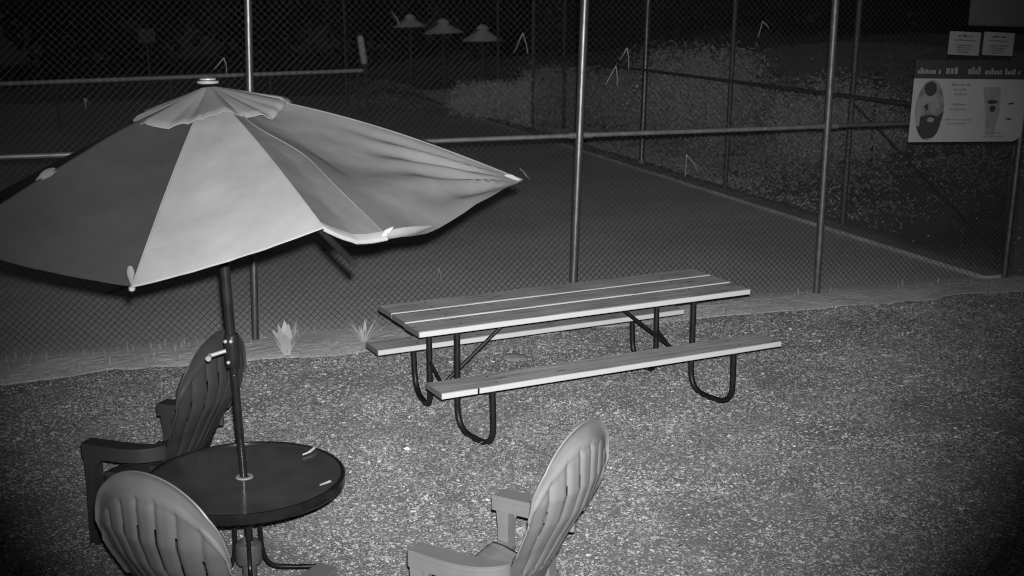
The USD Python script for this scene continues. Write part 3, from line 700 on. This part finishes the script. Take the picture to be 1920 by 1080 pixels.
# ------------------------------------------------------------------ moulded garden chairs
def chair_meshes():
    zb, zs, zt = .19, .835, 1.100
    seams = [-.715, -.43, -.143, .143, .43, .715]
    us = np.unique(np.round(np.r_[np.linspace(-1, 1, 57), [s + d for s in seams for d in (-.017, .017)]], 4))
    vs = np.linspace(0, 1, 64); V = np.zeros((len(us), len(vs), 3))
    for i, u in enumerate(us):
        top = zs + (zt - zs) * (1 - abs(u) ** 2.02) ** .62
        for k, v in enumerate(vs):
            z_ = zb + v * (top - zb)
            w = np.interp(z_, [.19, .45, .55, .60, .70, .835, 1.11], [.245, .250, .258, .287, .306, .321, .321])
            x = np.interp(z_, [.19, .33, .46, .60, .72, .835, .97, 1.10], [-.03, -.073, -.128, -.190, -.248, -.285, -.288, -.262]) + np.interp(z_, [.19, .45, .7], [.03, .05, .077]) * (u * u - .9)
            reg = np.clip((z_ - .44) / .03, 0, 1) * np.clip((top - .085 - z_) / .02, 0, 1)
            d = min(abs(u - s) for s in seams)
            x += -.010 * reg * (np.clip(d / .065, 0, 1) ** .8 - .5)            # slats swell backwards, seams sink
            bump = sum(math.exp(-(((u - s) * .24) ** 2 + (z_ - .445) ** 2) / .00032) for s in seams)
            x -= .013 * bump                                                 # round ends of the seams
            edge = np.clip((abs(u) - .93) / .07, 0, 1) if z_ > .58 else 0
            x -= .016 * max(edge, np.clip((v - .965) / .035, 0, 1)) ** 2
            x -= .009 * math.exp(-((top - .085 - z_) / .010) ** 2)             # the arch line under the top
            V[i, k] = (x, u * w * (1 - .30 * (1 - v) * (1 - u ** 4)), z_)
    F = []
    nv = len(vs)
    for i in range(len(us) - 1):
        um_ = (us[i] + us[i + 1]) / 2
        for k in range(nv - 1):
            if any(abs(um_ - s) < .0165 for s in seams) and .56 < vs[k] < (.77 if abs(um_) < .5 else .72):
                continue
            F.append([i * nv + k, i * nv + k + 1, (i + 1) * nv + k + 1, (i + 1) * nv + k])
    out = {'backrest': thicken(V.reshape(-1, 3), tri(np.array(F)), .006)}
    # seat: waterfall front, dished
    xs = np.linspace(-.10, .285, 26); ys = np.linspace(-.255, .255, 31); V = []
    for x in xs:
        for y in ys:
            z_ = np.interp(x, [-.10, .0, .18, .24, .27, .285], [.30, .305, .355, .36, .335, .27]) - .012 * (1 - (y / .255) ** 2) - .0025 * (math.cos(y * 62) > .8)
            if abs(y) > .24: z_ -= .05
            V.append((x, y, z_))
    out['seat'] = thicken(np.array(V), tri(quads(len(xs), len(ys))), .012)
    for s, nm in ((1, 'a'), (-1, 'b')):
        top = np.array([(.262, .287), (.268, .30), (.268, .36), (.258, .374), (.10, .384), (.01, .380), (-.07, .360), (-.125, .318), (-.155, .278), (-.150, .258), (-.09, .268), (.0, .284), (.12, .287)])
        P = Polygon(smooth_path(np.vstack([top[3:], top[:4]]), 5)[:, :2] if True else top).buffer(.004)
        if s < 0: P = affinity.scale(P, 1, -1, origin=(0, 0))
        a = prism(P, .537, .554); b_ = prism(P.buffer(-.004), .554, .558)
        skirt = prism(P.difference(P.buffer(-.010)), .487, .538)
        out['arm' + nm] = trimesh.util.concatenate([a, b_, skirt])
        y0, y1 = .292, .37
        lg = [hull([(.262, s * y0, .54), (.262, s * y1, .54), (.19, s * y1, .54), (.19, s * y0, .54), (.255, s * (y0 + .01), .40), (.255, s * y1, .40), (.20, s * (y0 + .01), .40), (.20, s * y1, .40)]),
              hull([(.255, s * (y0 + .01), .401), (.255, s * y1, .401), (.20, s * (y0 + .01), .401), (.20, s * y1, .401), (.262, s * (y0 + .015), 0), (.262, s * (y1 + .005), 0), (.215, s * (y0 + .015), 0), (.215, s * (y1 + .005), 0)]),
              hull([(.19, s * y1, .538), (.19, s * (y1 - .03), .538), (.10, s * y1, .538), (.10, s * (y1 - .03), .538), (.19, s * y1, .44), (.19, s * (y1 - .03), .44)]),
              hull([(.25, s * .25, .34), (.25, s * .31, .34), (.16, s * .25, .33), (.16, s * .31, .33), (.25, s * .25, .25), (.25, s * .31, .25), (.19, s * .25, .25), (.19, s * .31, .25)])]
        out['front' + nm] = trimesh.util.concatenate(lg)
        out['rear' + nm] = trimesh.util.concatenate([
            hull([(-.03, s * .17, .42), (-.03, s * .229, .42), (-.085, s * .17, .42), (-.085, s * .229, .42), (-.05, s * .15, 0), (-.05, s * .235, 0), (-.12, s * .15, 0), (-.12, s * .235, 0)]),
            hull([(.22, s * .235, .33), (.22, s * .255, .33), (-.06, s * .235, .29), (-.06, s * .255, .29), (.22, s * .235, .26), (.22, s * .255, .26), (-.06, s * .235, .20), (-.06, s * .255, .20)])])
    return out


CM = chair_meshes()


def chair(label, mat, x, y, th):
    t = thing('garden_chair', label, 'chair', (x, y, 0), th, None)
    obj('backrest', CM['backrest'], mat, t, 50); obj('seat', CM['seat'], mat, t, 50)
    for nm in 'ab':
        obj('armrest', CM['arm' + nm], mat, t); obj('front_leg', CM['front' + nm], mat, t); obj('rear_leg', CM['rear' + nm], mat, t)
    return t


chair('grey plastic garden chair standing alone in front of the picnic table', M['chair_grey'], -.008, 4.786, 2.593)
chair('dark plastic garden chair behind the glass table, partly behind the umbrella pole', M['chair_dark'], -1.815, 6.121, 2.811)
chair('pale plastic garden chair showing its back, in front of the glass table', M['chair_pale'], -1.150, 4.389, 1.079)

# ------------------------------------------------------------------ mulch chips, needles, tufts
def instancer(name, protos, pos, quat, scale, idx, mat):
    pi = UsdGeom.PointInstancer.Define(stage, '/World/' + name)
    for k, m in enumerate(protos):
        usdkit.mesh(stage, f'/World/{name}/chip_{k + 1:03d}', m, mat)
        pi.CreatePrototypesRel().AddTarget(f'/World/{name}/chip_{k + 1:03d}')
    pi.CreatePositionsAttr(Vt.Vec3fArray.FromNumpy(pos.astype(np.float32)))
    pi.CreateOrientationsAttr(Vt.QuathArray([Gf.Quath(float(q[0]), float(q[1]), float(q[2]), float(q[3])) for q in quat]))
    pi.CreateScalesAttr(Vt.Vec3fArray.FromNumpy(scale.astype(np.float32)))
    pi.CreateProtoIndicesAttr(Vt.IntArray.FromNumpy(idx.astype(np.int32)))
    return pi.GetPrim()


protos = []
for k in range(6):
    p = rng.normal(size=(9, 3)); p /= np.linalg.norm(p, axis=1, keepdims=True); p *= [1, .62, .34]
    protos.append(hull(p + rng.normal(scale=.08, size=p.shape)))
N = 620000
pp = np.c_[rng.uniform(-5.6, 6.2, N), 4.6 + (rng.uniform(0, 1, N) ** 1.15) * 7.6]
e_ = pp @ EV; n_ = pp @ NV - FOFF
edge = np.array([-0.60 + 0.10 * min(max((e + 1) / 8, 0), 1) for e in e_])
keep = ((n_ < edge + rng.normal(scale=.10, size=N) + .25 * (meshkit.fbm(np.c_[pp * 3, np.zeros(N)], 3) - .5)) | ((rng.uniform(0, 1, N) < .2) & (n_ < .06))) & (np.abs(pp[:, 0]) < .44 * pp[:, 1] + .3)
pp = pp[keep]; N = len(pp)
clump = meshkit.fbm(np.c_[pp * 2.1, np.zeros(N)], 4)
keep = rng.uniform(0, 1, N) < np.clip((clump - .15) * 2.6, .45, 1)
pp = pp[keep]; N = len(pp)
sc = rng.lognormal(math.log(.0070), .38, N)[:, None] * np.array([1, 1, 1]) * np.c_[rng.uniform(.9, 1.5, N), np.ones(N), rng.uniform(.7, 1.3, N)]
sc = np.clip(sc, .004, .03)
yaw = rng.uniform(0, 2 * math.pi, N); tl = rng.normal(scale=.65, size=N)
q = np.c_[np.cos(yaw / 2) * np.cos(tl / 2), np.cos(yaw / 2) * np.sin(tl / 2), np.sin(yaw / 2) * np.sin(tl / 2), np.sin(yaw / 2) * np.cos(tl / 2)]
ch = instancer('mulch_chips', protos, np.c_[pp, sc[:, 2] * .25 + rng.uniform(0, .010, N)], q, sc, rng.integers(0, 6, N), M['chip'])
tag(ch, 'loose pale and dark mulch chips covering the yard', 'mulch', kind='stuff')


def strand(p, a, l, curl, r, lift):
    t = np.linspace(0, 1, 4); an = a + curl * t
    xy = p + np.cumsum(np.c_[np.cos(an), np.sin(an)] * l / 3, axis=0) - np.array([math.cos(a), math.sin(a)]) * l / 3
    return np.c_[xy, .012 + lift * np.sin(math.pi * t) + r]


st = []
for k in range(3600):
    if k < 900:
        c = np.array([.0, 7.3]) + rng.normal(scale=(.9, .45))
    else:
        c = np.array([rng.uniform(-3.2, 5.4), rng.uniform(5.2, 11.2)])
        if c @ NV - FOFF > -.5 or rng.uniform() > np.clip(.35 + .17 * c[0], .12, 1): continue
    st.append(tube(strand(c, rng.normal(.35, .8), rng.uniform(.04, .16), rng.normal(scale=.8), .002, rng.uniform(0, .03)), .0019, 3, False))
tag(obj('dry_needles', st, M['straw']), 'dry straw and needles strewn over the mulch', 'straw', kind='stuff')


def blades(c, n, h, spread, w, seed, curve=.5):
    r = np.random.default_rng(seed); V, F = [], []
    for k in range(n):
        a = r.uniform(0, 2 * math.pi); d = np.array([math.cos(a), math.sin(a), 0]); q_ = np.array([-d[1], d[0], 0]); hh = h * r.uniform(.55, 1.1); s = spread * r.uniform(.2, 1)
        for j, t in enumerate(np.linspace(0, 1, 4)):
            p = np.asarray(c) + d * (.01 + s * t ** (1 + curve)) + [0, 0, hh * (t - .25 * t * t * s / max(h, .01))]; ww = w * (1 - t) ** .7 * .5
            V += [p - q_ * ww, p + q_ * ww]
        o = 8 * k; F += [[o + 2 * j, o + 2 * j + 1, o + 2 * j + 3, o + 2 * j + 2] for j in range(3)]
    return tm(np.array(V), np.array(F))


tf = []
for k in range(190):
    e = rng.choice([rng.uniform(-1.6, .6), rng.uniform(-1.6, 8.0)]); c = court(e, rng.choice([rng.normal(-.02, .05), rng.uniform(-.6, .05)]), .01)
    tf.append(blades(c, rng.integers(4, 10), rng.uniform(.03, .11), .05, .006, 100 + k))
tag(obj('grass_tufts', tf, M['grass']), 'small dry grass tufts along the foot of the fence', 'grass', kind='stuff')


def rosette(name, label, c, leaves, h, w, mat, seed, lean=.5):
    r = np.random.default_rng(seed); t = thing(name, label, 'plant', c)
    for k in range(leaves):
        a = 2 * math.pi * (k * .382) + r.uniform(-.2, .2); d = np.array([math.cos(a), math.sin(a), 0]); q_ = np.array([-d[1], d[0], 0])
        inc = lean * (.25 + .75 * (leaves - k) / leaves); hh = h * r.uniform(.75, 1.05); V = []
        for tt in np.linspace(0, 1, 8):
            p = d * (.012 + hh * inc * (tt + .3 * tt * tt)) + np.array([0, 0, hh * (tt - .22 * inc * tt * tt)])
            ww = w * (math.sin(math.pi * min(.12 + tt * .9, 1)) ** .8 if tt < .99 else .02)
            nn = np.array([0, 0, 1.0]) * inc - d * .3
            V += [p - q_ * ww + nn * ww * .35, p, p + q_ * ww + nn * ww * .35]
        m = tm(np.array(V), quads(8, 3)); obj('leaf', thicken(np.array(m.vertices), np.array(m.faces), .002), mat, t, 60)
    return t


rosette('broad_leaved_weed', 'pale broad leaved weed standing up by the foot of the left fence post', (-1.79, 9.33, 0), 11, .28, .040, M['rosette'], 4, .5)
rosette('grassy_weed', 'small spiky grass clump by the left end of the picnic table', (-1.22, 9.70, 0), 16, .19, .007, M['rosette'], 9, .8)
fs = trimesh.creation.icosphere(3, 1.0); n3 = meshkit.fbm(np.array(fs.vertices) * 1.5, 3); fs.vertices *= (.85 + .3 * n3)[:, None]; fs.apply_scale((.10, .08, .03)); fs.apply_translation((.02, 9.2, .015))
tag(obj('flat_stone', fs, M['stone'], None, True), 'flat grey stone lying beneath the middle of the picnic table', 'stone')
# straws caught in the wire
for i, (x, y, dx, segs) in enumerate(((980, 62, 0, [(-16, 36), (10, 40)]), (1176, 90, 0, [(-14, 22), (3, 40)]), (1155, 124, 0, [(-20, 36), (2, 38)]), (1287, 290, 0, [(-3, 42), (22, 32)]), (420, 108, 0, [(-18, 22), (5, 30)]), (745, 36, 0, [(-12, -14), (2, 10)]), (158, 184, 0, [(8, 8), (2, 18)]), (975, 316, 0, [(12, 16), (18, 22)]), (823, 502, 0, [(-3, 16), (4, 34)]), (1430, 40, 0, [(-9, 30), (12, 14)]))):
    lab = ['forked pale straw in the wire right of the third distant parasol', 'upper forked straw in the wire right of the tall middle post', 'lower forked straw in the wire right of the tall middle post', 'forked straw in the wire below the middle rail, right of the middle post', 'faint forked straw in the wire just above the umbrella top', 'short bent straw in the wire in front of the first distant parasol', 'tiny bent straw in the wire at far left above the umbrella', 'bent straw in the wire beyond the right tip of the umbrella', 'thin upright straw in the wire above the picnic table', 'frayed straw high in the wire between the two right posts'][i]

    def on(px, py):
        d = FWD + (px - 960) / F_PX * RT - (py - 540) / F_PX * UPV
        k = (FOFF + .03 - CAM_POS[:2] @ NV) / (d[:2] @ NV); return CAM_POS + d * k
    c = on(x, y); ms = [tube(smooth_path([c, on(x + a * .55 + 1, y + b * .5), on(x + a, y + b)], 4), np.linspace(.0028, .0014, 9), 5) for a, b in segs]
    tag(obj('dry_straw', ms, M['old_straw'], None, 60), lab, 'straw')

# ------------------------------------------------------------------ distant parasols and plants
def far_parasol(label, x, y, zb, zt, r, sk, seed):
    t = thing('distant_parasol', label, 'umbrella', (x, y, 0), 0, 'distant parasols in a row beyond the court')
    n = 8
    for k in range(n):
        a0, a1 = 2 * math.pi * k / n + seed, 2 * math.pi * (k + 1) / n + seed; V = []
        for s in np.linspace(0, 1, 5):
            a = a0 + (a1 - a0) * s; rr = r * (1 - .05 * 4 * s * (1 - s))
            for tt in np.linspace(.12, 1, 6):
                V.append((rr * tt * math.cos(a), rr * tt * math.sin(a), zt + (zb - zt) * (tt ** .92) + sk * rr * tt * math.cos(a)))
        obj('canopy_panel', tm(V, quads(5, 6)), M['cloth_far'], t, True)
    obj('vent_cap', lathe([(.02, zt + .06), (.10, zt + .04), (r * .32, zt - .06), (r * .34, zt - .08)], 16), M['cloth_far'], t, True)
    obj('pole', tube([(0, 0, -.05), (0, 0, zt + .05)], .022, 8), M['dull_post'], t, 40)


far_parasol('lowest and rightmost of the three pale conical parasols in the dark beyond the court', -.87, 38, 1.57, 2.0, .66, 0, .2)
far_parasol('middle of the three pale conical parasols in the dark beyond the court', -2.07, 38, 1.80, 2.18, .66, .04, .5)
far_parasol('dimmest and highest of the three pale conical parasols beyond the court', -3.12, 38.6, 1.98, 2.31, .58, .03, .9)
t = thing('distant_sign', 'faint pale square sign in the dark above the umbrella', 'sign', (-11.1, 38, 0))
obj('board', cbox(.5, .03, .42, .005, (0, 0, 1.75)), M['panel_grey'], t); obj('pole', tube([(0, .03, -.05), (0, .03, 1.9)], .03, 8), M['dull_post'], t, 40)
t = thing('reflector_marker', 'thin dark stake with a small glinting reflector plate beyond the side fence', 'marker', (5.72, 19.4, 0.0))
obj('stake', tube([(0, 0, 0), (0, 0, 1.66)], .02, 8), M['frame'], t, 40); obj('reflector', cbox(.2, .02, .035, .004, (0, -.03, 1.56)), M['shiny'], t)


def leaf_cloud(n, center, size, leaf, seed, floor=None, hollow=.0):
    """leaf-sized folded faces in clumps through a lumpy volume"""
    r = np.random.default_rng(seed); k = max(8, n // 130)
    d = r.normal(size=(k, 3)); d /= np.linalg.norm(d, axis=1, keepdims=True); d *= r.uniform(hollow, 1, (k, 1)) ** .4
    cl = d[r.integers(0, k, n)] * np.asarray(size) + r.normal(scale=.16, size=(n, 3)) * np.asarray(size)
    c = np.asarray(center) + cl
    a = r.normal(size=(n, 3)); a /= np.linalg.norm(a, axis=1, keepdims=True); b = np.cross(a, r.normal(size=(n, 3))); b /= np.linalg.norm(b, axis=1, keepdims=True)
    s = leaf * r.uniform(.6, 1.4, (n, 1))
    V = np.stack([c - a * s, c + b * s * .45, c + a * s, c - b * s * .45], 1).reshape(-1, 3)
    if floor is not None: V[:, 2] = np.maximum(V[:, 2], floor)
    i = np.arange(n)[:, None] * 4
    return trimesh.Trimesh(V, np.vstack([i + [0, 1, 2], i + [0, 2, 3]]), process=False)


shrubs = [('broad shrub behind the side fence, between the glinting post and the next post nearer', 9.9, 9.8, 1.25, .85, 1.88), ('rounded shrub behind the bright side fence post with the glinting base', 10.2, 12.6, 1.35, .85, 1.74), ('shrub right behind the tall middle post of the near fence', 9.5, 16.0, 1.4, .65, 1.28),
          ('small low bush at the far end of the court below the distant parasols', 8.5, 18.4, 1.0, .45, .85),
          ('dim shrub at the right end of the row, beside the reflector stake', 11.0, 7.4, 1.1, .7, 1.5)]
for i, (lab, e, n, rx, rz, top) in enumerate(shrubs):
    c = court(e, n, 0); gz_ = float(bank_height(np.array(e), np.array(n)))
    t = thing('shrub', lab, 'shrub', (c[0], c[1], 0), 0, None)
    obj('foliage', leaf_cloud(22000, (0, 0, top - rz), (rx, rx, rz), .026, 300 + i, gz_ - .02), M['leaf'], t)
    for k in range(5):
        a = rng.uniform(0, 6.28); obj('stem', tube([(0, 0, gz_ - .1), (.2 * math.cos(a), .2 * math.sin(a), gz_ + .5), (.5 * rx * math.cos(a), .5 * rx * math.sin(a), top - rz * .6)], [.03, .022, .01], 6), M['bark'], t)
# ground cover on the bank and at the end of the court
n = 406000; r_ = np.random.default_rng(77)
e = np.r_[8.6 + r_.uniform(0, 1, 380000) ** 1.3 * 14, r_.uniform(-4, 9, 26000)]; nn = np.r_[r_.uniform(-1.5, 26, 380000), 19 + r_.uniform(0, 1, 26000) ** .6 * 14]
ok = ~((e < 8.6) & (nn < 26 - .6 * np.clip(e, 0, 9)))
ox, oy = e * EV[0] + (FOFF + nn) * NV[0], e * EV[1] + (FOFF + nn) * NV[1]; ok &= (ox / oy > -.135) & ((e > 8.6) | (r_.uniform(0, 1, len(e)) < .45))
e, nn = e[ok], nn[ok]; pat = meshkit.fbm(np.c_[e * 1.1, nn * 1.1, 0 * e], 4); k_ = r_.uniform(0, 1, len(e)) < np.clip((pat - .22) * 4.0, .05, 1) * np.clip((nn - 2.2) / 6, .03, 1); e, nn, pat = e[k_], nn[k_], pat[k_]
cx = np.outer(e, EV) + np.outer(FOFF + nn, NV); cz = bank_height(e, nn) + r_.uniform(0, 1, len(e)) * .35 * np.clip(pat - .25, .05, 1)
c = np.c_[cx, cz]; a = r_.normal(size=(len(e), 3)); a[:, 2] *= .5; a /= np.linalg.norm(a, axis=1, keepdims=True); b = np.cross(a, r_.normal(size=(len(e), 3))); b /= np.linalg.norm(b, axis=1, keepdims=True)
s = .022 * r_.uniform(.5, 1.5, (len(e), 1)) * np.clip(.55 + nn / 14, .55, 1.3)[:, None]; V = np.stack([c - a * s, c + b * s * .5, c + a * s, c - b * s * .5], 1).reshape(-1, 3); i = np.arange(len(e))[:, None] * 4
tag(obj('ground_cover', trimesh.Trimesh(V, np.vstack([i + [0, 1, 2], i + [0, 2, 3]]), process=False), M['cover_leaf']), 'low leafy ground cover on the bank beyond the court', 'ground cover', kind='stuff')
# the dark wood round it all
wd = []
for k in range(46):
    a = math.radians(-62 + 128 * k / 45) + rng.normal(scale=.01); d = rng.uniform(46, 58) if abs(a) < .5 else rng.uniform(34, 50)
    x, y = d * math.sin(a), d * math.cos(a); h = rng.uniform(9, 14)
    wd.append(leaf_cloud(2600, (x, y, h * .5), (3.6, 3.2, h * .52), .38, 900 + k, 0.0))
tag(obj('dark_woods', wd, M['woods']), 'dark wood standing behind the court and the distant parasols', 'trees', kind='stuff')
